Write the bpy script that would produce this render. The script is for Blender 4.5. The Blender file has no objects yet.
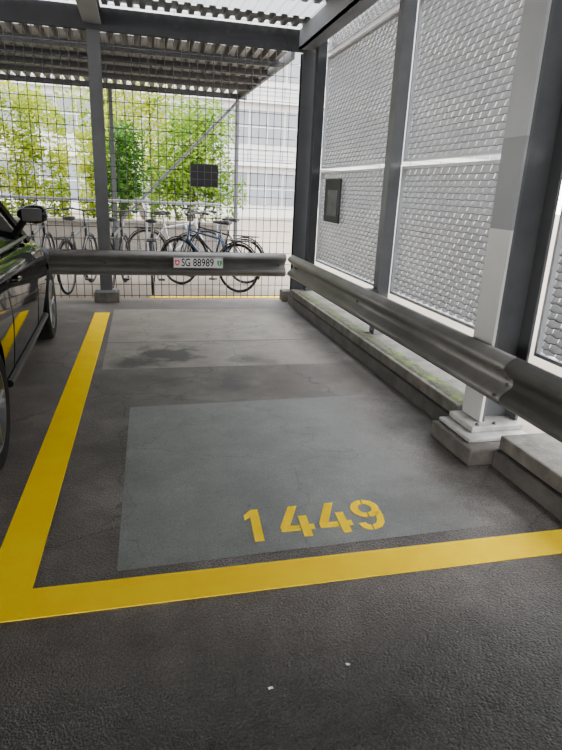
import bpy, bmesh, math, random
from mathutils import Vector, Matrix
random.seed(7)
C = bpy.context.scene.collection
PI = math.pi
# ------------------------------------------------------------------ camera calibration
R_ = Vector((0.9719, -0.0323, 0.2332)); D_ = Vector((-0.2278, -0.3114, 0.9226))
R_.normalize(); D_ = (D_ - R_ * D_.dot(R_)).normalized(); U_ = R_.cross(D_)
H = 1.5
cam = bpy.data.cameras.new('camera'); co = bpy.data.objects.new('camera', cam); C.objects.link(co)
cx = Vector((R_[0], D_[0], U_[0])); cy = -Vector((R_[1], D_[1], U_[1])); cz = -Vector((R_[2], D_[2], U_[2]))
m = Matrix((cx, cy, cz)).transposed().to_4x4(); m.translation = (0, 0, H)
co.matrix_world = m
cam.sensor_width = 36; cam.lens = 36 * 563 / 750; cam.clip_end = 500
bpy.context.scene.camera = co

# ------------------------------------------------------------------ materials
def nodes(name):
    mt = bpy.data.materials.new(name); mt.use_nodes = True
    nt = mt.node_tree; return mt, nt, nt.nodes['Principled BSDF']
def N(nt, t, **kw):
    n = nt.nodes.new(t)
    for k, v in kw.items(): setattr(n, k, v)
    return n
def noise(nt, vec, scale, detail=6, rough=.6):
    n = N(nt, 'ShaderNodeTexNoise'); n.inputs['Scale'].default_value = scale
    n.inputs['Detail'].default_value = detail; n.inputs['Roughness'].default_value = rough
    nt.links.new(vec, n.inputs['Vector']); return n.outputs['Fac']
def ramp(nt, fac, stops):
    r = N(nt, 'ShaderNodeValToRGB'); e = r.color_ramp.elements
    while len(e) < len(stops): e.new(.5)
    for el, (p, c) in zip(e, stops):
        el.position = p
        el.color = (c, c, c, 1) if isinstance(c, (int, float)) else tuple(c) + (1,)
    nt.links.new(fac, r.inputs['Fac']); return r.outputs['Color']
def mixc(nt, fac, a, b, mode='MIX'):
    n = N(nt, 'ShaderNodeMix', data_type='RGBA', blend_type=mode)
    for s, v in ((0, fac), (6, a), (7, b)):
        if isinstance(v, (int, float)): n.inputs[s].default_value = v
        elif isinstance(v, tuple): n.inputs[s].default_value = v + (1,)
        else: nt.links.new(v, n.inputs[s])
    return n.outputs[2]
def mth(nt, op, a, b=None, clamp=False):
    n = N(nt, 'ShaderNodeMath', operation=op); n.use_clamp = clamp
    for s, v in ((0, a), (1, b)):
        if v is None: continue
        if isinstance(v, (int, float)): n.inputs[s].default_value = v
        else: nt.links.new(v, n.inputs[s])
    return n.outputs[0]
def maprange(nt, v, a, b, c=0., d=1.):
    mr = N(nt, 'ShaderNodeMapRange')
    for i, x in ((1, a), (2, b), (3, c), (4, d)): mr.inputs[i].default_value = x
    nt.links.new(v, mr.inputs[0]); return mr.outputs[0]
def bump(nt, p, h, strength, dist=.01):
    b = N(nt, 'ShaderNodeBump'); b.inputs['Strength'].default_value = strength; b.inputs['Distance'].default_value = dist
    nt.links.new(h, b.inputs['Height']); nt.links.new(b.outputs[0], p.inputs['Normal'])
def mat(name, col, rough=.5, metal=0., var=.12, scale=6., bmp=0., bscale=60., coat=0., spec=.5):
    mt, nt, p = nodes(name)
    tc = N(nt, 'ShaderNodeTexCoord').outputs['Object']
    f = noise(nt, tc, scale)
    lo = tuple(max(0, c * (1 - var)) for c in col); hi = tuple(min(1, c * (1 + var)) for c in col)
    nt.links.new(ramp(nt, f, [(.3, lo), (.7, hi)]), p.inputs['Base Color'])
    p.inputs['Roughness'].default_value = rough; p.inputs['Metallic'].default_value = metal
    p.inputs['Coat Weight'].default_value = coat; p.inputs['Specular IOR Level'].default_value = spec
    if bmp: bump(nt, p, noise(nt, tc, bscale), bmp)
    return mt
def leaf_mat(name, a, b, tr=.45, scale=5., metal=0., rough=.5):
    mt, nt, p = nodes(name)
    tc = N(nt, 'ShaderNodeTexCoord').outputs['Object']
    c = ramp(nt, noise(nt, tc, scale, 4), [(.35, a), (.65, b)])
    nt.links.new(c, p.inputs['Base Color']); p.inputs['Roughness'].default_value = rough
    p.inputs['Specular IOR Level'].default_value = .12; p.inputs['Metallic'].default_value = metal
    t = N(nt, 'ShaderNodeBsdfTranslucent'); nt.links.new(c, t.inputs['Color'])
    mx = N(nt, 'ShaderNodeMixShader'); mx.inputs[0].default_value = tr
    nt.links.new(p.outputs[0], mx.inputs[1]); nt.links.new(t.outputs[0], mx.inputs[2])
    nt.links.new(mx.outputs[0], nt.nodes['Material Output'].inputs['Surface'])
    return mt

def world_xyz(nt):
    g = N(nt, 'ShaderNodeNewGeometry'); s = N(nt, 'ShaderNodeSeparateXYZ')
    nt.links.new(g.outputs['Position'], s.inputs[0]); return g.outputs['Position'], s.outputs
def spot(nt, pos, c, r0, r1, k=2.6):
    n = N(nt, 'ShaderNodeVectorMath', operation='DISTANCE'); n.inputs[1].default_value = c
    nt.links.new(pos, n.inputs[0])
    d = mth(nt, 'ADD', n.outputs['Value'], mth(nt, 'MULTIPLY', mth(nt, 'SUBTRACT', noise(nt, pos, 4., 6), .5), r1 * k))
    return maprange(nt, d, r0, r1, 1., 0.)
def crack(nt, pos, scale, w):
    nz = N(nt, 'ShaderNodeTexNoise'); nz.inputs['Scale'].default_value = 4.; nz.inputs['Detail'].default_value = 6
    nt.links.new(pos, nz.inputs['Vector'])
    ad = N(nt, 'ShaderNodeVectorMath', operation='MULTIPLY_ADD'); ad.inputs[1].default_value = (.35, .35, .35)
    nt.links.new(nz.outputs['Color'], ad.inputs[0]); nt.links.new(pos, ad.inputs[2])
    v = N(nt, 'ShaderNodeTexVoronoi', feature='DISTANCE_TO_EDGE'); v.inputs['Scale'].default_value = scale
    nt.links.new(ad.outputs[0], v.inputs['Vector'])
    return ramp(nt, v.outputs['Distance'], [(0., 1.), (w, 0.)])

STAINS = ((.66, 4.3, 0, .05, .32), (1.85, 5.6, 0, .05, .4), (1.75, 3.3, 0, .05, .35), (-.25, 3.2, 0, .02, .25), (0.1, 4.45, 0, .02, .28))
def asphalt_colour(nt, pos, xyz):
    fine = noise(nt, pos, 130., 4, .75); med = noise(nt, pos, 2.6, 8, .7)
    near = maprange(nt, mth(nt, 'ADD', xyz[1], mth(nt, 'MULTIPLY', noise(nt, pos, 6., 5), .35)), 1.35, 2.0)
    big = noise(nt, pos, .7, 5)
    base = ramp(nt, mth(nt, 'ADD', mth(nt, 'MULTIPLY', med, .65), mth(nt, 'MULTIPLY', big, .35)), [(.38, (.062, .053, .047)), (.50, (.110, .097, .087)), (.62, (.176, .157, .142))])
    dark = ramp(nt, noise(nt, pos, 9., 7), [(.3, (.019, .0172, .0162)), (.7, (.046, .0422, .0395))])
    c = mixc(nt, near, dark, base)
    c = mixc(nt, 1., c, ramp(nt, fine, [(.35, .38), (.72, 2.0)]), 'MULTIPLY')
    ck = mth(nt, 'MULTIPLY', crack(nt, pos, .7, .007), mth(nt, 'MULTIPLY', near, .5))
    c = mixc(nt, ck, c, (.020, .018, .017))
    c = mixc(nt, mth(nt, 'MULTIPLY', spot(nt, pos, (-.1, 1.70, 0), .01, .09), .25), c, (.10, .065, .045))
    for s in STAINS:
        c = mixc(nt, mth(nt, 'MULTIPLY', spot(nt, pos, s[:3], s[3], s[4]), .55), c, (.036, .031, .028))
    sp = ramp(nt, noise(nt, pos, 70., 2, .5), [(.67, 0.), (.73, 1.)])
    c = mixc(nt, mth(nt, 'MULTIPLY', sp, .45), c, (.19, .176, .162))
    return c, near, med
def asphalt():
    mt, nt, p = nodes('asphalt')
    pos, xyz = world_xyz(nt)
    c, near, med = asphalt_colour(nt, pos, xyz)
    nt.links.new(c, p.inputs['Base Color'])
    nt.links.new(ramp(nt, med, [(.35, .5), (.65, .68)]), p.inputs['Roughness'])
    p.inputs['Specular IOR Level'].default_value = .34
    vo = N(nt, 'ShaderNodeTexVoronoi'); vo.inputs['Scale'].default_value = 115.
    nt.links.new(pos, vo.inputs['Vector'])
    st = mth(nt, 'SUBTRACT', 1.0, mth(nt, 'MULTIPLY', near, .78))
    h = mth(nt, 'MULTIPLY', mth(nt, 'ADD', mth(nt, 'MULTIPLY', vo.outputs['Distance'], -1.), mth(nt, 'MULTIPLY', noise(nt, pos, 60., 6, .7), .9)), st)
    bump(nt, p, h, .95, .013)
    return mt
def slab(name, a, b, stain=None, crk=.5, rough=.55, fade=None, cs=.9, fn=.8):
    mt, nt, p = nodes(name)
    pos, xyz = world_xyz(nt)
    med = noise(nt, pos, 3.0, 8, .68); fine = noise(nt, pos, 110., 4, .7)
    c = ramp(nt, med, [(.32, a), (.68, b)])
    c = mixc(nt, 1., c, ramp(nt, fine, [(.3, .74), (.7, 1.2)]), 'MULTIPLY')
    c = mixc(nt, mth(nt, 'MULTIPLY', crack(nt, pos, cs, .007), crk), c, (.025, .025, .024))
    for s in stain or []:
        c = mixc(nt, mth(nt, 'MULTIPLY', spot(nt, pos, *s[:3]), s[3]), c, (.042, .036, .031))
    pits = ramp(nt, noise(nt, pos, 22., 3), [(.66, 0.), (.72, 1.)])
    c = mixc(nt, mth(nt, 'MULTIPLY', pits, .45), c, (.06, .058, .055))
    if fade:
        f = maprange(nt, mth(nt, 'ADD', xyz[0], mth(nt, 'MULTIPLY', mth(nt, 'SUBTRACT', noise(nt, pos, 3., 7, .7), .5), fn)), *fade)
        c = mixc(nt, f, c, asphalt_colour(nt, pos, xyz)[0])
    nt.links.new(c, p.inputs['Base Color']); p.inputs['Roughness'].default_value = rough
    p.inputs['Specular IOR Level'].default_value = .4
    bump(nt, p, fine, .3, .007)
    return mt
def paint_yellow():
    mt, nt, p = nodes('yellow_paint')
    pos, xyz = world_xyz(nt)
    c = ramp(nt, noise(nt, pos, 5., 6), [(.3, (1., .61, .0)), (.7, (1., .70, .0))])
    w = ramp(nt, noise(nt, pos, 60., 5, .75), [(.66, 0.), (.74, 1.)])
    c = mixc(nt, mth(nt, 'MULTIPLY', w, .12), c, (.5, .28, .0))
    nt.links.new(c, p.inputs['Base Color']); p.inputs['Roughness'].default_value = .9
    p.inputs['Specular IOR Level'].default_value = .0
    bump(nt, p, noise(nt, pos, 90., 5), .2, .005)
    return mt
def column_paint():
    mt, nt, p = nodes('banded_column_paint')
    pos, xyz = world_xyz(nt)
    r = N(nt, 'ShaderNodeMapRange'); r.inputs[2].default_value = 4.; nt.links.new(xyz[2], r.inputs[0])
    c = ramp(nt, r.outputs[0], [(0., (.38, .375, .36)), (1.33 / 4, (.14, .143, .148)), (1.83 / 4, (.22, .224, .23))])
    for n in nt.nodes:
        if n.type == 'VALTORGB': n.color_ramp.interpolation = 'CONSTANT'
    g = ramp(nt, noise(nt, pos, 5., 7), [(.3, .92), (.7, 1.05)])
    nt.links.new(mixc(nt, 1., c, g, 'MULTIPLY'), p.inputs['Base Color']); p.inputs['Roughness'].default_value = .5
    return mt
def moss_mat():
    mt, nt, p = nodes('moss')
    pos, xyz = world_xyz(nt)
    c = ramp(nt, noise(nt, pos, 4.5, 9, .75), [(.40, (.062, .054, .042)), (.50, (.035, .045, .013)), (.62, (.085, .115, .02))])
    nt.links.new(c, p.inputs['Base Color']); p.inputs['Roughness'].default_value = .95
    bump(nt, p, noise(nt, pos, 80., 6), .8, .01); return mt

M = {}
M['asphalt'] = asphalt()
M['slab'] = slab('old_concrete', (.185, .165, .142), (.30, .268, .232), [((.25, 5.85, 0), .05, .18, .4), ((1.2, 5.9, 0), .03, .2, .4)], .6, cs=1.1, fade=(1.48, 1.75), fn=.35)
M['slab2'] = slab('worn_concrete', (.170, .151, .131), (.265, .237, .206), [((.16, 5.16, 0), .18, .38, 1.), ((-.12, 4.95, 0), .0, .24, .9), ((.95, 4.95, 0), .0, .26, .8)], .6, cs=1.1, fade=(1.48, 1.8), fn=.35)
M['greypaint'] = slab('grey_floor_paint', (.140, .148, .139), (.203, .211, .199), [((1.3, 2.3, 0), .05, .35, .4)], .25, .55, fade=(1.2, 1.65))
M['yellow'] = paint_yellow()
M['rail'] = mat('galvanised_weathered', (.10, .094, .087), .46, .35, .28, 3., .05, 30, spec=.4)
M['railback'] = mat('galvanised_rail', (.095, .09, .083), .52, .25, .25, 3, .05, 30, spec=.35)
M['bolt'] = mat('dark_steel', (.06, .06, .06), .45, .6)
M['column'] = column_paint()
M['steelgrey'] = mat('grey_painted_steel', (.075, .077, .081), .55, .1, .15, 3, spec=.25)
M['beamdark'] = mat('dark_grey_beam', (.045, .046, .049), .8, 0, .15, 3, spec=.05)
M['mullion'] = mat('mullion_grey', (.09, .092, .096), .55, .1, .12, 3, spec=.25)
M['darksteel'] = mat('dark_painted_steel', (.024, .025, .027), .55, .1, .2, 3, spec=.2)
M['recess'] = mat('recess_shade_steel', (.055, .057, .06), .55, .1, .2, 3, spec=.2)  # column shaft coloured dark to carry the shade inside its recess
M['lightsteel'] = mat('light_grey_steel', (.20, .205, .22), .55, .1, .1, 2, spec=.25)
M['brace'] = mat('brace_steel', (.10, .102, .105), .6, .1, .1, 2, spec=.2)
M['white'] = mat('white_paint', (.27, .26, .24), .7, 0, .35, 8)
M['plinth'] = mat('plinth_concrete', (.07, .062, .053), .85, 0, .4, 9, .5, 40)
M['concrete'] = mat('kerb_concrete', (.075, .067, .055), .85, 0, .55, 7, .6, 40)
M['kerbdark'] = mat('kerb_dark', (.047, .042, .037), .75, .05, .55, 6, .4, 30)
M['moss'] = moss_mat()
M['deck'] = mat('deck_metal', (.17, .172, .175), .55, .2, .12, 2)
M['skylight'] = leaf_mat('translucent_sheet', (.18, .185, .185), (.20, .205, .205), .8, 2.)
M['purlin'] = mat('purlin_metal', (.065, .065, .066), .55, .2, .2, 2)
M['wire'] = mat('fence_wire', (.035, .035, .037), .6, .3, spec=.2)
M['lipshade'] = mat('slat_lip_shade', (.095, .097, .10), .6, .2, spec=.2)  # dark tone for the drawn shade lines under the slats
M['flap'] = leaf_mat('woven_metal', (.225, .228, .23), (.27, .273, .275), .15, 2., .2, .5)
M['frame'] = mat('panel_frame', (.36, .37, .38), .45, .1, .1)
M['black'] = mat('black_plastic', (.012, .012, .014), .5, 0, .2, spec=.3)
M['ink'] = mat('black_lettering', (.003, .003, .003), .8, 0, .1, spec=.05)
M['board'] = mat('board_grey', (.05, .052, .055), .6, 0, .2)
M['platewhite'] = mat('plate_white', (.62, .62, .62), .35, 0, .05)
M['red'] = mat('shield_red', (.65, .02, .02), .4, 0, .05)
M['green'] = mat('shield_green', (.03, .30, .06), .4, 0, .05)
M['carpaint'] = mat('black_car_paint', (.002, .0023, .0028), .05, 0, .1, 3, 0, 1, .0, spec=.36)
M['glass'] = mat('car_glass', (.006, .007, .008), .04, 0, .1)
M['mirrorglass'] = mat('mirror_glass', (.02, .021, .023), .35, 0, .1, spec=.3)
M['rubber'] = mat('tyre_rubber', (.009, .009, .009), .85, 0, .2, 30, spec=.2)
M['alloy'] = mat('alloy_rim', (.22, .225, .23), .4, .8, .1)
M['rimdark'] = mat('car_rim', (.20, .205, .21), .35, .8, .1)
M['chrome'] = mat('chrome', (.22, .22, .22), .3, 1., .05)
M['lamp'] = mat('lamp_glass', (.3, .32, .34), .1, .2, .1)
M['redlamp'] = mat('tail_lamp', (.35, .01, .01), .15, 0, .1)
M['plaza'] = mat('plaza_paving', (.20, .166, .13), .85, 0, .15, 1.2, .2, 20, spec=.2)
M['planter'] = mat('planter_concrete', (.11, .10, .083), .85, 0, .15, 3, .2, 20)
M['facade'] = mat('facade_white', (.40, .395, .385), .7, 0, .05, .5)
M['window'] = mat('window_glass', (.135, .148, .158), .4, 0, .25, .4, spec=.3)
M['ledge'] = mat('facade_ledge', (.42, .42, .42), .6, 0, .08, .5)
M['leafy'] = leaf_mat('leaves_yellow_green', (.085, .15, .004), (.34, .365, .022), .5, 1.6)
M['leafm'] = leaf_mat('leaves_mid_green', (.035, .10, .006), (.18, .265, .018), .48, 3.)
M['leafd'] = leaf_mat('leaves_dark_green', (.009, .04, .003), (.042, .11, .009), .4)
M['bark'] = mat('bark', (.05, .04, .03), .9, 0, .3, 12, .6, 40)
M['paper'] = mat('litter_paper', (.7, .68, .62), .8, 0, .1)
M['dryleaf'] = mat('dry_leaf', (.25, .13, .05), .8, 0, .2)
BIKEC = {k: mat('bike_' + k, c, .3, .3, .05) for k, c in dict(black=(.010, .010, .012), blue=(.03, .06, .12), grey=(.035, .036, .039), silver=(.35, .36, .38)).items()}

# ------------------------------------------------------------------ mesh builder
def woff(p):
    o = Vector((0, 0, 0))
    while p is not None: o += p.location; p = p.parent
    return o
class MB:
    def __init__(s): s.v = []; s.f = []
    def add(s, vs, fs):
        b = len(s.v); s.v += [Vector(v) for v in vs]; s.f += [[b + i for i in f] for f in fs]; return s
    def box(s, x0, x1, y0, y1, z0, z1):
        return s.add([(x, y, z) for z in (z0, z1) for y in (y0, y1) for x in (x0, x1)],
                     [(0, 2, 3, 1), (4, 5, 7, 6), (0, 1, 5, 4), (1, 3, 7, 5), (3, 2, 6, 7), (2, 0, 4, 6)])
    def tube(s, pts, r, seg=8, closed=False):
        pts = [Vector(p) for p in pts]; n = len(pts); rings = []
        up = Vector((0, 0, 1)); prev = None
        for i, p in enumerate(pts):
            if closed: t = pts[(i + 1) % n] - pts[i - 1]
            else: t = pts[min(i + 1, n - 1)] - pts[max(i - 1, 0)]
            t.normalize()
            if prev is None:
                a = t.cross(up) if abs(t.dot(up)) < .95 else t.cross(Vector((1, 0, 0)))
            else: a = prev - t * prev.dot(t)
            a.normalize(); prev = a; b = t.cross(a)
            rr = r[i] if isinstance(r, (list, tuple)) else r
            rings.append([p + (a * math.cos(2 * PI * k / seg) + b * math.sin(2 * PI * k / seg)) * rr for k in range(seg)])
        return s.loft(rings, not closed, closed)
    def loft(s, rings, cap=True, loop=False):
        n = len(rings[0]); vs = [v for r in rings for v in r]; fs = []
        m_ = len(rings)
        for i in range(m_ if loop else m_ - 1):
            j = (i + 1) % m_
            for k in range(n): fs.append((i * n + k, i * n + (k + 1) % n, j * n + (k + 1) % n, j * n + k))
        if cap and not loop: fs.append(tuple(range(n))[::-1]); fs.append(tuple((m_ - 1) * n + k for k in range(n)))
        return s.add(vs, fs)
    def lathe(s, prof, o, axis, seg=32):
        o = Vector(o); ax = Vector(axis).normalized()
        a = ax.cross(Vector((0, 0, 1))) if abs(ax.z) < .9 else ax.cross(Vector((1, 0, 0)))
        a.normalize(); b = ax.cross(a)
        rings = [[o + ax * h + (a * math.cos(2 * PI * k / seg) + b * math.sin(2 * PI * k / seg)) * r for k in range(seg)] for r, h in prof]
        return s.loft(rings, True)
    def prism(s, poly, vec):
        vec = Vector(vec); n = len(poly); p = [Vector(q) for q in poly]
        return s.add(p + [q + vec for q in p], [tuple(range(n))[::-1], tuple(range(n, 2 * n))] + [(k, (k + 1) % n, n + (k + 1) % n, n + k) for k in range(n)])
    def sheet(s, prof, p0, p1, out):      # prof: (height, depth) extruded p0 -> p1
        out = Vector(out); z = Vector((0, 0, 1)); p0 = Vector(p0); p1 = Vector(p1)
        n = len(prof)
        return s.add([p + out * d + z * h for p in (p0, p1) for h, d in prof], [(k, k + 1, n + k + 1, n + k) for k in range(n - 1)])
    def build(s, name, mt, parent=None, smooth=False, bevel=0, solid=0, normals=True):
        me = bpy.data.meshes.new(name)
        if parent is None:
            xs = [v.x for v in s.v]; ys = [v.y for v in s.v]; zs = [v.z for v in s.v]
            off = Vector(((min(xs) + max(xs)) / 2, (min(ys) + max(ys)) / 2, min(zs)))
        else: off = woff(parent)
        me.from_pydata([v - off for v in s.v], [], s.f)
        if normals:
            bm = bmesh.new(); bm.from_mesh(me); bmesh.ops.recalc_face_normals(bm, faces=bm.faces); bm.to_mesh(me); bm.free()
        me.materials.append(mt)
        if smooth:
            me.polygons.foreach_set('use_smooth', [True] * len(me.polygons)); me.set_sharp_from_angle(angle=math.radians(38))
        o = bpy.data.objects.new(name, me); C.objects.link(o)
        if parent is None: o.location = off
        else: o.parent = parent
        if solid: md = o.modifiers.new('solid', 'SOLIDIFY'); md.thickness = solid; md.offset = 0
        if bevel: md = o.modifiers.new('bevel', 'BEVEL'); md.width = bevel; md.segments = 2; md.limit_method = 'ANGLE'
        return o
def tag(o, label=None, cat=None, group=None, kind=None):
    for k, v in (('label', label), ('category', cat), ('group', group), ('kind', kind)):
        if v: o[k] = v
    return o
def thing(name, label, cat, loc, group=None):
    o = bpy.data.objects.new(name, None); C.objects.link(o); o.location = loc; o.empty_display_size = .1
    return tag(o, label, cat, group)
def dup(root, loc, rotz, label=None):
    r = root.copy(); C.objects.link(r); r.location = loc; r.rotation_euler = (0, 0, rotz)
    if label: r['label'] = label
    for ch in list(root.children):
        c = ch.copy(); C.objects.link(c); c.parent = r
        for g in list(ch.children):
            d = g.copy(); C.objects.link(d); d.parent = c
    return r
def obx(mb, p0, p1, w, h):            # rectangular bar from p0 to p1
    p0 = Vector(p0); p1 = Vector(p1); t = (p1 - p0).normalized()
    a = t.cross(Vector((0, 0, 1))); a = a.normalized() if a.length > .01 else Vector((1, 0, 0)); b = a.cross(t)
    q = [a * w / 2 * i + b * h / 2 * j for i, j in ((-1, -1), (1, -1), (1, 1), (-1, 1))]
    return mb.loft([[p0 + k for k in q], [p1 + k for k in q]])
def spline(pts, sub):                 # Catmull-Rom through tuples
    out = []
    for i in range(len(pts) - 1):
        p0 = pts[max(i - 1, 0)]; p1 = pts[i]; p2 = pts[i + 1]; p3 = pts[min(i + 2, len(pts) - 1)]
        for k in range(sub):
            t = k / sub
            out.append(tuple(.5 * (2 * b + (c - a) * t + (2 * a - 5 * b + 4 * c - d) * t * t + (3 * b - a - 3 * c + d) * t ** 3) for a, b, c, d in zip(p0, p1, p2, p3)))
    out.append(tuple(pts[-1])); return out

# ------------------------------------------------------------------ setting
GZ = -.02
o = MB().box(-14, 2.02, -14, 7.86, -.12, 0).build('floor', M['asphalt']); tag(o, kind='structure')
o = MB().box(-60, 60, -30, 80, -.3, GZ).build('ground', M['plaza']); tag(o, kind='structure')
def ribs(x0, x1, y0, y1, z, pitch, dep):
    mb = MB(); prof = []
    x = x0
    while x < x1 - pitch * .5:
        prof += [(x, z), (x + pitch * .4, z), (x + pitch * .5, z - dep), (x + pitch * .9, z - dep)]; x += pitch
    n = len(prof)
    return mb.add([(x, y, zz) for y in (y0, y1) for x, zz in prof], [(k, k + 1, n + k + 1, n + k) for k in range(n - 1)])
o = ribs(-14, 2.3, -14, 6.75, 3.48, .14, .04).build('ceiling', M['deck'], solid=.006); tag(o, kind='structure')
o = ribs(-14, 2.3, 6.75, 7.35, 3.465, .14, .012).build('window_1', M['skylight']); tag(o, kind='structure')
o = ribs(-14, 2.3, 7.35, 7.72, 3.48, .14, .04).build('ceiling', M['deck'], solid=.006); tag(o, kind='structure')
o = MB().box(2.32, 2.38, -14, .36, .2, 3.42).build('light_blocker_right', M['steelgrey']); tag(o, kind='structure')  # unseen wall added to block light and darken the right foreground

# floor patches and markings (thin paint and repair layers)
tag(MB().add([(-.36, 5.64, .003), (1.93, 5.64, .003), (1.93, 7.25, .003), (-.36, 7.25, .003)], [(0, 1, 2, 3)]).build('concrete_patch', M['slab']),
    'pale concrete floor slab just in front of the back guard rail', 'floor patch')
tag(MB().add([(-.36, 4.75, .003), (1.93, 4.75, .003), (1.93, 5.615, .003), (-.36, 5.615, .003)], [(0, 1, 2, 3)]).build('concrete_patch', M['slab2']),
    'worn concrete floor slab with large dark stain in the middle of the bay', 'floor patch')
tag(MB().add([(-.14, 2.02, .002), (1.78, 2.06, .002), (1.86, 3.90, .002), (-.117, 3.85, .002)], [(0, 1, 2, 3)]).build('painted_patch', M['greypaint']),
    'grey painted rectangle on the asphalt carrying the bay number', 'floor paint')
tag(MB().prism([(-3.3, 1.80, .001), (1.97, 1.80, .001), (1.97, 1.965, .001), (-.452, 1.965, .001), (-.402, 7.06, .001), (-.576, 7.06, .001), (-.628, 1.965, .001), (-3.3, 1.965, .001)], (0, 0, .004)).build('bay_line', M['yellow']),
    'yellow painted line bordering the bay on its left and front sides', 'parking line')
nb = thing('bay_number', 'yellow stencilled bay number 1449 on the grey floor paint', 'bay number', (.75, 2.12, .003))
def arc(cx_, cy_, ro, ri, a0, a1, ky=1.):
    n = 18; A = [math.radians(a0 + (a1 - a0) * k / n) for k in range(n + 1)]
    return [(cx_ + ro * math.cos(a), cy_ + ro * ky * math.sin(a)) for a in A] + [(cx_ + ri * math.cos(a), cy_ + (ri * ky * 1.15) * math.sin(a)) for a in reversed(A)]
one = [[(-.020, 0), (.023, 0), (.023, .262), (-.012, .262), (-.050, .218), (-.050, .174), (-.020, .2)]]
four = [[(-.080, .053), (-.080, .094), (-.014, .262), (.031, .262), (-.034, .094), (.011, .094), (.011, .053)],
        [(.019, .0), (.060, .0), (.060, .053), (.082, .053), (.082, .094), (.060, .094), (.060, .17), (.019, .17)]]
nine = [arc(0, .184, .073, .034, 94, 266, 1.08), arc(0, .184, .073, .034, 86, -86, 1.08),
        [(.040, .125), (.0715, .165), (.073, .11), (.061, .05), (.034, .012), (-.006, 0), (-.006, .038), (.016, .049), (.031, .078)],
        [(-.013, 0), (-.013, .038), (-.027, .046), (-.033, .064), (-.069, .060), (-.059, .024), (-.038, .005)]]
for polys, x in ((one, .472), (four, .664), (four, .854), (nine, 1.034)):
    mb = MB()
    for pl in polys: mb.prism([(x + a + .07 * b, 2.12 + b, .003) for a, b in pl], (0, 0, .002))
    mb.build('digit', M['yellow'], nb)

# kerbs -----------------------------------------------------------------
def kerb(y0, y1, label, mossy):
    t = thing('kerb', label, 'kerb', (2.2, (y0 + y1) / 2, 0))
    MB().box(1.98, 2.10, y0, y1, 0, .112).build('base_beam', M['kerbdark'], t, bevel=.008)
    MB().box(2.005, 2.62, y0, y1, .114, .20).build('ledge', M['concrete'], t, bevel=.01)
    if mossy:
        mb = MB(); n = 110; rows = []
        for i in range(n + 1):
            y = y0 + .04 + (y1 - y0 - .3) * i / n
            w0 = 2.03 + random.uniform(0, .015); w1 = 2.188 + random.uniform(-.03, .0)
            rows.append([(w0 + (w1 - w0) * k / 6, y, .2005 + (random.uniform(.003, .012) if 0 < k < 6 else 0)) for k in range(7)])
        mb.add([p for r in rows for p in r], [(i * 7 + k, i * 7 + k + 1, (i + 1) * 7 + k + 1, (i + 1) * 7 + k) for i in range(n) for k in range(6)])
        tag(mb.build('moss', M['moss'], t, smooth=True), kind='stuff')
kerb(3.12, 7.62, 'dark stepped kerb with mossy ledge beyond the white column foot', True)
kerb(-1.5, 2.63, 'dark stepped kerb with bare ledge nearer than the white column foot', False)

# guard rails ------------------------------------------------------------
WB = [(-.156, .012), (-.148, .03), (-.128, .062), (-.112, .078), (-.095, .083), (-.078, .078), (-.058, .058), (-.03, .018), (-.014, .008), (.014, .008), (.03, .018), (.058, .058), (.078, .078), (.095, .083), (.112, .078), (.128, .062), (.148, .03), (.156, .012)]
def bolt(mb, p, d, r=.016): return mb.lathe([(r, 0), (r, .008), (r * .6, .016), (.001, .018)], p, d, 8)
t = thing('guard_rail', 'weathered steel guard rail running along the right side by the kerb', 'guard rail', (2.03, 3.2, .36))
MB().sheet(WB, (2.0295, -1.5, .52), (2.0295, 2.70, .52), (-1, 0, 0)).build('beam', M['rail'], t, smooth=True, solid=.003)
MB().sheet(WB, (2.027, 2.62, .52), (2.027, 7.60, .52), (-1, 0, 0)).build('beam', M['rail'], t, smooth=True, solid=.003)
for y in (2.66,):
    for z in (.44, .60): bolt(MB(), (1.943, y, z), (-1, 0, 0), .011).build('bolt', M['bolt'], t)
    for z in (.50, .54): bolt(MB(), (2.017, y, z), (-1, 0, 0), .011).build('bolt', M['bolt'], t)
for y in (5.08, 7.4): bolt(MB(), (2.02, y, .52), (-1, 0, 0), .013).build('bolt', M['bolt'], t)
for y in (3.0, 5.08, 7.40): MB().box(2.03, 2.185 if 3.1 < y < 7 else 2.038, y - .05, y + .05, .40, .64).build('spacer', M['bolt'], t, bevel=.004)
t = thing('guard_rail', 'weathered grey guard rail across the back end of the bay', 'guard rail', (-1.5, 7.7, .36))
MB().sheet(WB, (-7, 7.733, .52), (1.94, 7.733, .52), (0, -1, 0)).build('beam', M['railback'], t, smooth=True, solid=.006)
for x in (-.47, 1.85): bolt(MB(), (x, 7.72, .52), (0, -1, 0)).build('bolt', M['bolt'], t)

# registration plate sign on the back rail ---------------------------------
def text(s, size, loc, mt, parent, name='lettering', rx=PI / 2, sx=1.):
    cu = bpy.data.curves.new('t', 'FONT'); cu.body = s; cu.size = size; cu.extrude = .001; cu.align_x = 'CENTER'; cu.align_y = 'CENTER'; cu.offset = size * .012
    to = bpy.data.objects.new('t', cu); C.objects.link(to)
    bpy.context.view_layer.update()
    me = bpy.data.meshes.new_from_object(to.evaluated_get(bpy.context.evaluated_depsgraph_get()))
    bpy.data.objects.remove(to)
    me.transform(Matrix.Rotation(rx, 4, 'X') @ Matrix.Diagonal((sx, 1, 1, 1)))
    me.materials.clear(); me.materials.append(mt)
    o = bpy.data.objects.new(name, me); C.objects.link(o); o.parent = parent; o.location = Vector(loc) - woff(parent); return o
px, py, pz = .73, 7.632, .545
t = thing('plate_sign', 'white registration plate sign SG 88989 fixed to the back guard rail', 'plate sign', (px, py, pz - .06))
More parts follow.
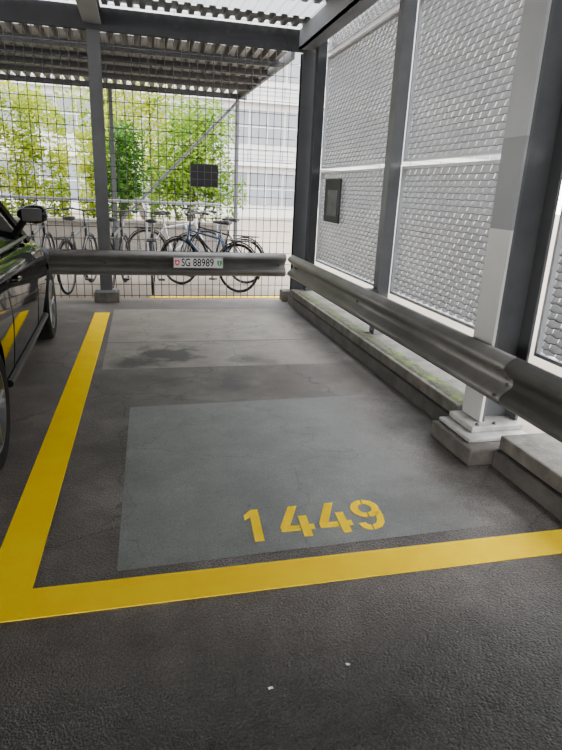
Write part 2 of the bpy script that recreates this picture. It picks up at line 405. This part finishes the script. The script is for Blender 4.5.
MB().box(px - .33, px + .33, py, py + .012, pz - .07, pz + .07).build('plate', M['platewhite'], t, bevel=.004)
mb = MB(); rr = [(px - .325, py - .001, pz - .065), (px + .325, py - .001, pz - .065), (px + .325, py - .001, pz + .065), (px - .325, py - .001, pz + .065)]
for k in range(4): mb.tube([rr[k], rr[(k + 1) % 4]], .003, 6)
mb.build('border', M['black'], t)
text('SG', .14, (px - .165, py - .002, pz), M['ink'], t, sx=.72)
text('88989', .14, (px + .065, py - .002, pz), M['ink'], t, sx=.80)
def shield(x, mt):
    pts = [(-.032, .036), (.032, .036), (.032, -.005), (.022, -.028), (0, -.042), (-.022, -.028), (-.032, -.005)]
    return MB().prism([(x + a, py - .003, pz + b) for a, b in pts], (0, .003, 0)).build('shield', mt, t)
s1 = shield(px - .280, M['red']); MB().box(px - .286, px - .274, py - .005, py - .003, pz - .018, pz + .022).box(px - .300, px - .260, py - .0052, py - .003, pz - .004, pz + .008).build('cross', M['platewhite'], s1)
s2 = shield(px + .280, M['green']); MB().box(px + .275, px + .285, py - .005, py - .003, pz - .025, pz + .025).build('emblem', M['platewhite'], s2)

# columns ---------------------------------------------------------------
t = thing('steel_column', 'broad steel column with white foot standing on a plinth at right', 'column', (2.19, 2.95, 0))
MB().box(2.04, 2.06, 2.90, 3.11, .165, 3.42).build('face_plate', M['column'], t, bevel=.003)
MB().box(2.06, 2.29, 2.985, 3.015, .165, 3.42).box(2.29, 2.31, 2.89, 3.11, .165, 3.42).box(2.062, 2.08, 2.905, 3.105, .165, 3.42).build('shaft', M['recess'], t, bevel=.003)
MB().box(1.83, 2.32, 2.64, 3.115, 0, .105).build('plinth', M['plinth'], t, bevel=.012)
MB().box(1.88, 2.31, 2.74, 3.112, .105, .128).box(1.95, 2.31, 2.83, 3.112, .128, .165).build('base_plate', M['white'], t, bevel=.006)
for x in (2.0, 2.12): bolt(MB(), (x, 2.86, .165), (0, 0, 1), .012).build('anchor_bolt', M['bolt'], t)
t = thing('steel_column', 'dark steel corner column where the two guard rails meet', 'column', (2.16, 7.81, 0))
MB().box(2.06, 2.30, 7.745, 7.76, .15, 3.18).box(2.06, 2.30, 7.855, 7.87, .15, 3.18).box(2.17, 2.185, 7.76, 7.855, .15, 3.18).build('shaft', M['darksteel'], t)
MB().box(1.93, 2.34, 7.74, 7.95, 0, .15).build('plinth', M['concrete'], t, bevel=.01)
t = thing('steel_column', 'slim grey steel post behind the back guard rail beside the car', 'column', (-.47, 7.82, 0))
MB().box(-.545, -.395, 7.74, 7.752, .16, 3.18).box(-.545, -.395, 7.858, 7.87, .16, 3.18).box(-.475, -.465, 7.752, 7.858, .16, 3.18).build('shaft', M['steelgrey'], t)
MB().box(-.63, -.31, 7.72, 7.95, 0, .13).build('plinth', M['concrete'], t, bevel=.012)
MB().box(-.59, -.35, 7.735, 7.9, .13, .16).build('base_plate', M['lightsteel'], t)

# beams -----------------------------------------------------------------
tag(MB().box(-8, 2.30, 7.74, 7.755, 3.19, 3.41).box(-8, 2.30, 7.74, 7.80, 3.18, 3.19).box(-8, 2.30, 7.74, 7.80, 3.41, 3.42).build('steel_beam', M['beamdark']),
    'dark grey steel beam spanning above the back mesh fence', 'beam')
tag(MB().box(2.0, 2.03, -4, 7.73, 3.20, 3.42).box(2.0, 2.2, -4, 2.88, 3.20, 3.222).box(2.0, 2.185, 3.12, 7.73, 3.20, 3.222).build('steel_beam', M['lightsteel']),
    'pale grey steel beam running above the right side wall', 'beam')
tag(MB().box(-.57, -.37, -4, 7.735, 3.24, 3.26).box(-.57, -.37, -4, 7.735, 3.40, 3.42).box(-.48, -.46, -4, 7.735, 3.26, 3.40).build('steel_beam', M['lightsteel']),
    'pale grey steel roof beam leading to the slim back post', 'beam')

# cladding on the right ---------------------------------------------------
def mullion(y, label, dark=False):
    tag(MB().box(2.20, 2.305, y - .05, y + .05, .203, 3.42).box(2.19, 2.2, y - .06, y + .06, .203, 3.42).build('mullion', M['darksteel' if dark else 'mullion']), label, 'post', 'cladding posts')
mullion(5.08, 'grey vertical post in the middle of the woven metal wall')
mullion(7.56, 'dark vertical post of the woven metal wall beside the corner column', True)
mullion(.42, 'grey vertical post of the woven metal wall nearer than the broad column')
def panel(y0, y1, z0, z1, label):
    t = thing('cladding_panel', label, 'wall panel', (2.34, (y0 + y1) / 2, z0), 'woven metal cladding panels')
    w = .022
    MB().box(2.312, 2.37, y0, y1, z0, z0 + w).box(2.312, 2.37, y0, y1, z1 - w, z1).box(2.312, 2.37, y0, y0 + w, z0 + w, z1 - w).box(2.312, 2.37, y1 - w, y1, z0 + w, z1 - w).build('panel_frame', M['frame'], t)
    mb = MB(); wr = MB()
    nz = round((z1 - z0 - 2 * w) / .046); dz = (z1 - z0 - 2 * w) / nz; ny = round((y1 - y0 - 2 * w) / .115); pw = (y1 - y0 - 2 * w) / ny
    for j in range(nz):
        z = z0 + w + j * dz; zb = z - (.016 if j else 0)
        for i in range(ny + (j % 2)):
            ya = y0 + w + (i - (.5 if j % 2 else 0)) * pw; yb = ya + pw
            ya = max(ya, y0 + w); yb = min(yb, y1 - w); yc = (ya + yb) / 2; hw = (yb - ya) / 2
            # one slat of the weave: folded a little down the middle, lip over the row below
            q = []
            for k_, off in ((0., -.010), (1., .008)):
                for a in (-1, 0, 1): q.append((2.345 + off + .010 * abs(a), yc + a * hw * .955, zb + (z + dz - zb) * k_ + (.006 * abs(a) if k_ == 0 else 0)))
            mb.add(q, [(c, c + 1, c + 4, c + 3) for c in range(2)])
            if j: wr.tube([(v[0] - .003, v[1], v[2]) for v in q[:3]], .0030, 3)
    mb.build('woven_infill', M['flap'], t, normals=False)
    wr.build('lip_shade_lines', M['lipshade'], t)  # thin dark lines added as the shade below each slat lip
for y0, y1, nm in ((5.14, 7.50, 'between corner column and middle post'), (3.14, 5.02, 'between middle post and broad column'), (.48, 2.86, 'nearer than the broad column at the right edge')):
    panel(y0, y1, .61, 1.76, 'lower woven metal wall panel ' + nm)
    panel(y0, y1, 1.80, 3.10, 'upper woven metal wall panel ' + nm)
    panel(y0, y1, 3.14, 3.74, 'topmost woven metal wall panel ' + nm)
t = thing('notice_board', 'black framed board hanging on the woven wall near the corner', 'board', (2.29, 6.88, 1.15))
MB().box(2.282, 2.310, 6.62, 7.18, 1.16, 1.67).build('backing', M['black'], t, bevel=.006)
MB().box(2.276, 2.282, 6.67, 7.04, 1.24, 1.54).build('face', M['board'], t)

# wire mesh fence ---------------------------------------------------------
def fence(x0, x1, label):
    t = thing('mesh_fence', label, 'fence', ((x0 + x1) / 2, 7.9, 0), 'wire mesh fence panels')
    mb = MB(); x = x0 + .04
    while x < x1 - .02: mb.tube([(x, 7.90, .03), (x, 7.90, 3.2)], .0046, 4); x += .1
    mb.build('vertical_wires', M['wire'], t)
    mb = MB(); z = .06
    while z < 3.2: mb.tube([(x0, 7.906, z), (x1, 7.906, z)], .0043, 4); z += .15
    mb.build('horizontal_wires', M['wire'], t)
fence(-6.5, -.55, 'wire mesh fence panel behind the car left of the slim post')
fence(-.39, 2.05, 'wire mesh fence panel between the slim post and the corner column')
t = thing('grille_box', 'small dark gridded box hanging on the mesh fence', 'box', (.83, 7.86, 1.5))
MB().box(.65, 1.01, 7.84, 7.893, 1.51, 1.79).build('housing', M['black'], t, bevel=.006)
mb = MB()
for k in range(1, 4): mb.box(.65 + k * .09 - .004, .65 + k * .09 + .004, 7.832, 7.84, 1.52, 1.78)
for k in range(1, 3): mb.box(.66, 1.0, 7.832, 7.84, 1.51 + k * .093 - .004, 1.51 + k * .093 + .004)
mb.build('grille', M['board'], t)

# bike shelter --------------------------------------------------------------
t = thing('bike_shelter', 'corrugated metal canopy on thin posts behind the mesh fence', 'canopy', (-2, 9.8, 0))
ribs(-8, 2.0, 7.95, 11.6, 3.27, .16, .065).build('deck', M['deck'], t, solid=.006)
for y in (8.5, 9.2, 9.9, 10.6): MB().box(-8, 1.95, y - .025, y + .025, 3.12, 3.202).build('purlin', M['purlin'], t)
MB().box(-8, 2.02, 11.56, 11.62, 3.11, 3.20).build('fascia', M['steelgrey'], t)
obx(MB(), (1.98, 7.95, 3.19), (1.90, 11.6, 3.18), .05, .12).build('edge_beam', M['steelgrey'], t)
for x in (1.83, -.46, -3.2): obx(MB(), (x, 11.5, GZ), (x, 11.5, 3.11), .07, .07).build('post', M['steelgrey'], t)
MB().tube([(1.83, 11.46, 3.05), (-.46, 11.46, .75)], .026, 8).build('brace', M['brace'], t)
t = thing('railing', 'pale pipe railing behind the parked bicycles', 'railing', (-1.5, 10.6, 0))
MB().tube([(-6, 10.6, 1.22), (1.4, 10.6, 1.22)], .024, 8).build('top_pipe', M['lightsteel'], t, smooth=True)
for x in (-5.5, -3.6, -1.7, .1, 1.35): MB().tube([(x, 10.6, GZ), (x, 10.6, 1.22)], .018, 8).build('post', M['lightsteel'], t)
tag(MB().box(.1, 2.0, 8.15, 8.25, GZ, GZ + .005).build('ground_line', M['yellow']), 'yellow painted line on the paving beyond the fence', 'ground line')

# bicycles ------------------------------------------------------------------
def bicycle():
    t = thing('bicycle', '', 'bicycle', (0, 0, 0), 'bicycles behind the mesh fence')
    for cxx in (0, 1.06):
        pts = [(cxx + .335 * math.cos(2 * PI * k / 36), 0, .354 + .335 * math.sin(2 * PI * k / 36)) for k in range(36)]
        w = MB().tube(pts, .0165, 8, True).build('wheel', M['rubber'], t, smooth=True)
        MB().tube([((p[0] - cxx) * .945 + cxx, 0, (p[2] - .354) * .945 + .354) for p in pts], .008, 6, True).build('rim', M['bolt'], w, smooth=True)
        mb = MB()
        for k in range(18):
            a = 2 * PI * k / 18
            mb.tube([(cxx, .025 * (-1) ** k, .354), (cxx + .31 * math.cos(a), 0, .354 + .31 * math.sin(a))], .0022, 4)
        mb.lathe([(.02, -.04), (.02, .04)], (cxx, 0, .354), (0, 1, 0), 10)
        mb.build('spokes', M['alloy'], w)
    bb = (.44, 0, .29); st = (.31, 0, .80); h0 = (.90, 0, .70); h1 = (.86, 0, .90)
    f = MB().tube([bb, st], .017).tube([h0, h1], .020).tube([bb, h0], .019).tube([(.325, 0, .74), (.87, 0, .83)], .017)
    for s in (-1, 1): f.tube([(0, s * .055, .352), (.44, s * .02, .29)], .010).tube([(0, s * .055, .352), (.32, s * .015, .76)], .009)
    f.build('frame', BIKEC['black'], t, smooth=True)
    f = MB()
    for s in (-1, 1): f.tube([(1.06, s * .05, .352), (.95, s * .05, .62), (.905, s * .02, .69)], .011)
    f.build('fork', BIKEC['black'], t, smooth=True)
    MB().tube([(.86, 0, .88), (.84, 0, 1.02), (.89, 0, 1.05)], .014).tube([(.72, -.25, 1.06), (.82, -.17, 1.08), (.89, 0, 1.05), (.82, .17, 1.08), (.72, .25, 1.06)], .013).build('handlebar', M['bolt'], t, smooth=True)
    for s in (-1, 1): MB().tube([(.71, s * .26, 1.06), (.78, s * .2, 1.07)], .019).build('grip', M['black'], t, smooth=True)
    MB().tube([st, (.285, 0, .95)], .013).build('seat_post', M['alloy'], t)
    MB().loft([[(x, w * math.cos(a), .975 + hh * math.sin(a)) for a in [2 * PI * k / 10 for k in range(10)]] for x, w, hh in ((.14, .05, .02), (.18, .085, .032), (.26, .07, .03), (.36, .03, .025), (.43, .015, .015))]).build('saddle', M['black'], t, smooth=True)
    MB().lathe([(.09, -.004), (.09, .004)], (.44, -.04, .29), (0, 1, 0), 20).tube([(.44, -.06, .29), (.52, -.07, .14)], .011).tube([(.44, .06, .29), (.36, .07, .44)], .011).build('crank', M['alloy'], t)
    for (x, y, z) in ((.52, -.12, .135), (.36, .12, .445)): MB().box(x - .045, x + .045, y - .045, y + .045, z - .012, z + .012).build('pedal', M['black'], t)
    for cxx, a0, a1 in ((0, 20, 200), (1.06, 20, 170)):
        MB().tube([(cxx + .37 * math.cos(math.radians(a0 + (a1 - a0) * k / 12)), 0, .354 + .37 * math.sin(math.radians(a0 + (a1 - a0) * k / 12))) for k in range(13)], .011, 6).build('mudguard', M['black'], t, smooth=True)
    MB().box(-.22, .2, -.06, .06, .735, .75).tube([(-.12, .07, .36), (-.15, .06, .74)], .006).tube([(-.12, -.07, .36), (-.15, -.06, .74)], .006).build('rack', M['black'], t)
    MB().box(.93, .98, -.03, .03, .84, .90).build('front_lamp', M['lamp'], t, bevel=.01)
    return t
bk = bicycle()
spots = [('black', (-1.52, 8.38), 84, 'black bicycle just past the front of the car, leftmost'),
         ('grey', (-1.02, 8.40), 78, 'dark grey bicycle parked just left of the slim post'),
         ('black', (-.46, 8.42), 80, 'black bicycle parked directly behind the slim post'),
         ('black', (.14, 8.38), 88, 'black bicycle parked end on right of the slim post'),
         ('silver', (.10, 11.0), 8, 'silver bicycle behind the pipe railing with its large wheel showing'),
         ('blue', (1.42, 8.58), 138, 'dark blue bicycle standing at an angle in front, rightmost'),
         ('black', (1.68, 9.45), 140, 'black bicycle parked behind the rightmost bicycle')]
for i, (colr, (x, y), a, lab) in enumerate(spots):
    b = bk if i == 0 else dup(bk, (0, 0, 0), 0)
    b.location = (x, y, GZ); b.rotation_euler = (0, 0, math.radians(a)); b.scale = (1.06, 1.06, 1.06); b['label'] = lab
    for ch in b.children:
        if ch.name.split('.')[0] in ('frame', 'fork'):
            ch.material_slots[0].link = 'OBJECT'; ch.material_slots[0].material = BIKEC[colr]

# car -----------------------------------------------------------------------
CX, CY = -1.74, 2.15
car = thing('car', 'black car parked in the neighbouring bay at left', 'car', (CX, CY, 0))
ST = [(0, .64, .84, .42), (.05, .78, .98, .32), (.25, .86, 1.06, .25), (.85, .90, 1.08, .22), (2.0, .91, 1.06, .22), (2.85, .91, 1.05, .22), (3.3, .905, 1.02, .22), (3.75, .89, .975, .22), (4.15, .85, .90, .22), (4.38, .78, .81, .26), (4.52, .62, .66, .34)]
ST = spline(ST, 4)
def half(w, zt, zb):
    h = zt - zb
    return [(.0, zt + .02), (.45 * w, zt + .015), (.78 * w, zt - .008), (.90 * w, zt - .045), (.965 * w, zt - .12), (.99 * w, zb + h * .68), (w, zb + h * .52), (.985 * w, zb + h * .28), (.97 * w, zb + h * .12), (.9 * w, zb), (0, zb)]
def side_x(y, z):
    for a, b in zip(ST, ST[1:]):
        if a[0] <= y <= b[0]:
            k = (y - a[0]) / (b[0] - a[0]); w, zt, zb = [a[i] + (b[i] - a[i]) * k for i in (1, 2, 3)]
            hs = half(w, zt, zb)[2:10]
            for p, q in zip(hs, hs[1:]):
                if q[1] <= z <= p[1]: return p[0] + (q[0] - p[0]) * (p[1] - z) / (p[1] - q[1])
            return w
    return .8
rings = []
for y, w, zt, zb in ST:
    hs = half(w, zt, zb); hs = spline(hs[:9], 3) + hs[9:]
    full = hs + [(-x, z) for x, z in reversed(hs[1:-1])]
    rings.append([(CX + x, CY + y, z) for x, z in full])
body = MB().loft(rings).build('body', M['carpaint'], car, smooth=True)
mb = MB()
for y in (.85, 3.71):
    for s in (-1, 1): mb.lathe([(.405, 0), (.405, .5)], (CX + s * .62, CY + y, .34), (s, 0, 0), 40)
cut = mb.build('cut', M['black'], car)
md = body.modifiers.new('b', 'BOOLEAN'); md.object = cut; md.operation = 'DIFFERENCE'; md.solver = 'EXACT'
bpy.context.view_layer.update()
me = bpy.data.meshes.new_from_object(body.evaluated_get(bpy.context.evaluated_depsgraph_get()))
body.modifiers.clear(); body.data = me; bpy.data.objects.remove(cut)
me.materials.clear(); me.materials.append(M['carpaint'])
me.polygons.foreach_set('use_smooth', [True] * len(me.polygons)); me.set_sharp_from_angle(angle=math.radians(35))
prof = [(.22, 1.06), (.5, 1.36), (.8, 1.53), (1.1, 1.59), (1.6, 1.605), (1.95, 1.57), (2.3, 1.42), (2.9, 1.03)]
gx = lambda z: .83 - (z - 1.04) * .36
n = len(prof)
vs = [(CX + s * gx(z), CY + y, z) for s in (-1, 1) for y, z in prof]
MB().add(vs, [(k, k + 1, n + k + 1, n + k) for k in range(n - 1)] + [tuple(range(n)), tuple(range(n, 2 * n)), (0, n, 2 * n - 1, n - 1)]).build('windows', M['glass'], car)
vs = []
rp = prof[2:6]
for dz in (.003, .025):
    vs += [(CX + s * (gx(z) + .01), CY + y, z + dz) for s in (-1, 1) for y, z in rp]
mb = MB()
n = len(rp)
mb.add(vs, [(2 * n + k, 2 * n + k + 1, 3 * n + k + 1, 3 * n + k) for k in range(n - 1)] + [(k, k + 1, n + k + 1, n + k) for k in range(n - 1)] +
       [(s * n + k, s * n + k + 1, 2 * n + s * n + k + 1, 2 * n + s * n + k) for s in (0, 1) for k in range(n - 1)] + [(0, n, 3 * n, 2 * n), (n - 1, 2 * n - 1, 4 * n - 1, 3 * n - 1)])
mb.build('roof', M['carpaint'], car, smooth=True)
for s in (-1, 1):
    MB().tube([(CX + s * (gx(z) + .0), CY + y, z) for y, z in prof[4:]], .032, 8).build('pillar', M['carpaint'], car, smooth=True)
    MB().tube([(CX + s * (gx(z) + .0), CY + y, z) for y, z in prof[:4]], .035, 8).build('pillar', M['carpaint'], car, smooth=True)
    MB().tube([(CX + s * gx(1.03), CY + 1.5, 1.03), (CX + s * gx(1.6), CY + 1.35, 1.6)], .03, 8).build('pillar', M['black'], car)
    MB().tube([(CX + s * (gx(1.05) + .02), CY + y, 1.07) for y in (.3, 1.5, 2.8)], .012, 6).build('window_trim', M['chrome'], car)
    for y in (.95, 1.55, 2.75):
        z0_ = .78 if y < 1 else .34
        MB().tube([(CX + s * (side_x(y, z) + .001), CY + y, z) for z in [z0_ + (.98 - z0_) * k / 8 for k in range(9)]], .004, 5).build('door_gap', M['black'], car)
    MB().tube([(CX + s * (side_x(y, .34) + .001), CY + y, .34) for y in (1.55, 2.1, 2.75)], .004, 5).build('door_gap', M['black'], car)
    for y in (1.05, 1.72): MB().tube([(CX + s * (side_x(y, .88) + dx), CY + y + dy, .88) for dx, dy in ((0, 0), (.03, .03), (.03, .17), (0, .2))], .013, 8).build('door_handle', M['carpaint'], car, smooth=True)
    MB().tube([(CX + s * (side_x(y, .33) + .01), CY + y, .33) for y in (1.3, 2.2, 3.25)], .025, 8).build('sill_trim', M['black'], car)
    mr = MB().loft([[(CX + s * x, CY + 2.42 + dy * math.cos(a), 1.262 + hz * math.sin(a)) for a in [2 * PI * k / 16 for k in range(16)]] for x, dy, hz in ((.86, .03, .025), (.89, .06, .048), (.93, .08, .064), (.98, .088, .070), (1.03, .075, .062), (1.055, .05, .042), (1.065, .02, .018))]).build('door_mirror', M['carpaint'], car, smooth=True)
    MB().tube([(CX + s * .80, CY + 2.48, 1.08), (CX + s * .90, CY + 2.43, 1.22)], .026, 8).build('mirror_arm', M['black'], mr)
    MB().loft([[(CX + s * x, CY + y_, 1.262 + q * hz) for x, q in ((.90, -1), (.92, -1.15), (1.01, -1.1), (1.03, -.9), (1.035, .9), (1.01, 1.15), (.92, 1.1), (.90, .9))] for y_, hz in ((2.330, .038), (2.345, .042))]).build('mirror_glass', M['mirrorglass'], mr)
    MB().loft([[(CX + s * x, CY + y, z + hz * q) for q in (-1, 1)] for x, y, z, hz in ((.62, 4.47, .72, .06), (.76, 4.40, .74, .08), (.845, 4.2, .76, .07), (.885, 3.98, .80, .03))], False).build('headlamp', M['lamp'], car, solid=.04)
    MB().box(*sorted((CX + s * .5, CX + s * .80)), CY + .0, CY + .12, .82, .95).build('tail_lamp', M['redlamp'], car, bevel=.02)
    for y in (.85, 3.71):
        X = CX + s * .80; ax = (s, 0, 0); o_ = (X, CY + y, .34)
        w = MB().lathe([(.225, -.10), (.32, -.11), (.34, -.085), (.342, 0), (.34, .085), (.32, .108), (.235, .10), (.225, .06)], o_, ax, 40).build('wheel', M['rubber'], car, smooth=True)
        mb = MB().lathe([(.235, .06), (.238, .102), (.222, .104), (.205, .06), (.20, -.05)], o_, ax, 40)
        for k in range(5):
            for d in (-.13, .13):
                a = 2 * PI * k / 5 + d; b_ = 2 * PI * k / 5 + d * .4
                p = lambda r, an, h: (X + s * h, CY + y + r * math.cos(an), .34 + r * math.sin(an))
                mb.tube([p(.04, b_, .075), p(.13, (a + b_) / 2, .085), p(.218, a, .088)], .017, 6)
        mb.lathe([(.055, .04), (.055, .085), (.03, .095), (.001, .096)], o_, ax, 20)
        mb.build('rim', M['rimdark'], w, smooth=True)
        MB().lathe([(.17, .0), (.17, .02), (.001, .021)], o_, ax, 30).build('brake_disc', M['bolt'], w)
MB().box(CX - .35, CX + .35, CY + 4.44, CY + 4.53, .42, .60).build('grille', M['black'], car, bevel=.02)
MB().box(CX - .26, CX + .26, CY - .02, CY + .03, .62, .73).build('rear_plate', M['platewhite'], car)
car.location = (CX + .10, CY, 0); car.rotation_euler = (0, 0, math.radians(2.2))

# litter --------------------------------------------------------------------
def G(u, v, z=0.):
    d = Vector((u - 281, v - 375, 563)); w = Vector((d.dot(R_), d.dot(D_), d.dot(U_))); k = (z - H) / w.z
    return Vector((0, 0, H)) + w * k
def scrap(u, v, r, mt, name, label, cat):
    g = G(u, v); mb = MB(); k = 7; a0 = random.random() * 6
    ring = [(g.x + r * random.uniform(.6, 1.1) * math.cos(a0 + 2 * PI * i / k), g.y + r * .7 * random.uniform(.6, 1.1) * math.sin(a0 + 2 * PI * i / k), .001 + random.uniform(0, .006)) for i in range(k)]
    mb.add(ring + [(g.x, g.y, .009)], [(i, (i + 1) % k, k) for i in range(k)])
    tag(mb.build(name, mt), label, cat)
scrap(271, 689, .011, M['paper'], 'paper_scrap', 'small pale scrap on the rough dark asphalt at the front', 'litter')
scrap(348, 665, .009, M['paper'], 'paper_scrap', 'tiny pale scrap on dark asphalt below the number', 'litter')
scrap(540, 575, .009, M['dryleaf'], 'dry_leaf', 'small brown leaf near the right end of the yellow line', 'leaf')

# vegetation -----------------------------------------------------------------
def leaf(mb, p, size):
    u = Vector((random.gauss(0, 1), random.gauss(0, 1), random.gauss(0, .6))).normalized(); w = u.cross(Vector((random.gauss(0, 1), random.gauss(0, 1), random.gauss(0, 1)))).normalized()
    s = size * random.uniform(.6, 1.2)
    mb.add([p - u * s, p + w * s * .38, p + u * s, p - w * s * .38], [(0, 1, 2, 3)])
def plant(name, base, blobs, n, size, mt, label, cat, trunk, box=None):
    t = thing(name, label, cat, base)
    mb = MB(); tot = sum(b[3] * b[4] * b[5] for b in blobs)
    if box:                                   # a thicket: leaves through a long ragged-topped volume
        x0, x1, z0, z1, dy = box; k = 0
        while k < n:
            x = random.uniform(x0, x1); top = z1 - .4 + .38 * math.sin(x * 2.3 + 1) + .2 * math.sin(x * 6.1)
            z = random.uniform(z0, top)
            if random.random() < .38 + .5 * math.sin(x * 4.7 + z * 3.1) * math.sin(z * 4.3 - x * 2): continue
            leaf(mb, Vector((base[0] + x, base[1] + random.uniform(-dy, dy), base[2] + z)), size); k += 1
    else:
        for (x, y, z, rx, ry, rz) in blobs:
            for k in range(int(n * rx * ry * rz / tot)):
                d = Vector((random.gauss(0, 1), random.gauss(0, 1), random.gauss(0, 1))).normalized() * random.random() ** .62 * 1.18
                leaf(mb, Vector((base[0] + x + d.x * rx, base[1] + y + d.y * ry, base[2] + z + d.z * rz)), size)
    mb.build('foliage', mt, t, normals=False)
    mb = MB(); B = Vector(base)
    for (x, y, z, rx, ry, rz) in blobs:
        mb.tube([B + Vector((x * (.9 if box else .1), y * .1, 0)), B + Vector((x * (.95 if box else .5), y * .4, z * .5)), B + Vector((x, y, z))], [trunk, trunk * .8, trunk * .4], 8)
    mb.build('trunk', M['bark'], t, smooth=True)
plant('shrub', (-3.3, 14.4, GZ), [(-1.9, 0, 2.0, 1, 1, 1), (-.9, .1, 2.2, 1, 1, 1), (.0, 0, 2.1, 1, 1, 1), (.75, 0, 2.1, 1, 1, 1)], 17000, .075, M['leafy'], 'broad yellow green thicket left of the slim post beyond the bicycles', 'bush', .03, box=(-3.0, 1.70, .3, 3.9, .7))
plant('shrub', (-.9, 15.9, GZ), [(-.3, 0, 2.0, 1, 1, 1), (.2, 0, 2.2, 1, 1, 1)], 3600, .075, M['leafy'], 'yellow green bush just behind the slim post', 'bush', .03, box=(-.6, .70, .3, 3.2, .45))
plant('small_tree', (-.38, 13.7, GZ), [(0, 0, 1.85, .54, .5, .6), (.1, 0, 2.4, .42, .4, .4), (-.05, 0, 1.35, .48, .4, .45)], 2600, .07, M['leafd'], 'dark green leafy shrub right of the slim post', 'bush', .03)
plant('small_tree', (1.2, 15.2, GZ), [(0, 0, 2.1, .92, .8, .9), (.3, 0, 2.9, .8, .7, .72), (-.5, 0, 1.4, .7, .6, .7), (.6, 0, 1.4, .8, .5, .7)], 7000, .075, M['leafm'], 'bright green tree behind the sloping brace', 'tree', .05)
plant('small_tree', (.4, 21., GZ), [(0, 0, 4.0, 1.5, 1, 1.2), (-1.5, 0, 4.2, 1.3, 1, 1.1), (.3, 0, 2.6, 1.4, 1, 1.3), (-1.3, 0, 2.6, 1.4, 1, 1.3)], 5000, .10, M['leafy'], 'distant yellow green tree under the canopy edge', 'tree', .08)
tag(MB().box(-9, 1.9, 13.0, 13.2, GZ, .70).box(-9.05, 1.95, 12.97, 13.23, .70, .77).build('planter_wall', M['planter'], bevel=.01), 'low concrete planter wall in front of the bushes', 'planter')

# building across the plaza ----------------------------------------------------
t = thing('building', 'white building with rows of windows across the plaza', 'building', (0, 37, GZ))
MB().box(-24, 24, 34, 44, GZ, 17).build('wall', M['facade'], t)
for r in range(5):
    z = .7 + r * 3.3
    for k in range(22):
        x = -22.5 + k * 2.05
        f = MB().box(x, x + 1.90, 33.93, 33.99, z, z + 1.75).build('window', M['window'], t)
        MB().box(x + .93, x + .97, 33.9, 33.93, z, z + 1.75).box(x, x + 1.90, 33.9, 33.93, z + .85, z + .9).build('window_bar', M['ledge'], f)
    MB().box(-24, 24, 33.6, 34, z + 2.1, z + 2.3).build('ledge', M['ledge'], t)
    rl = MB()
    for q in range(3): rl.box(-24, 24, 33.60, 33.64, z + 2.45 + q * .22, z + 2.50 + q * .22)
    for q in range(25): rl.box(-24 + q * 2 - .03, -24 + q * 2 + .03, 33.60, 33.64, z + 2.3, z + 2.95)
    rl.build('balcony_rail', M['lightsteel'], t)

# light -----------------------------------------------------------------------
w = bpy.data.worlds.new('world'); bpy.context.scene.world = w; w.use_nodes = True
nt = w.node_tree; bg = nt.nodes['Background']
tc = nt.nodes.new('ShaderNodeTexCoord'); sep = nt.nodes.new('ShaderNodeSeparateXYZ'); nt.links.new(tc.outputs['Generated'], sep.inputs[0])
nt.links.new(ramp(nt, sep.outputs[2], [(0., (.97, .96, .935)), (.9, (.90, .93, 1.))]), bg.inputs['Color'])
bg.inputs['Strength'].default_value = 13.2
sl = bpy.data.lights.new('sun', 'SUN'); so = bpy.data.objects.new('sun', sl); C.objects.link(so)
sl.energy = 6.; sl.angle = math.radians(12); sl.color = (1, .96, .9)
so.rotation_euler = Vector((.45, .25, -1)).to_track_quat('-Z', 'Y').to_euler()
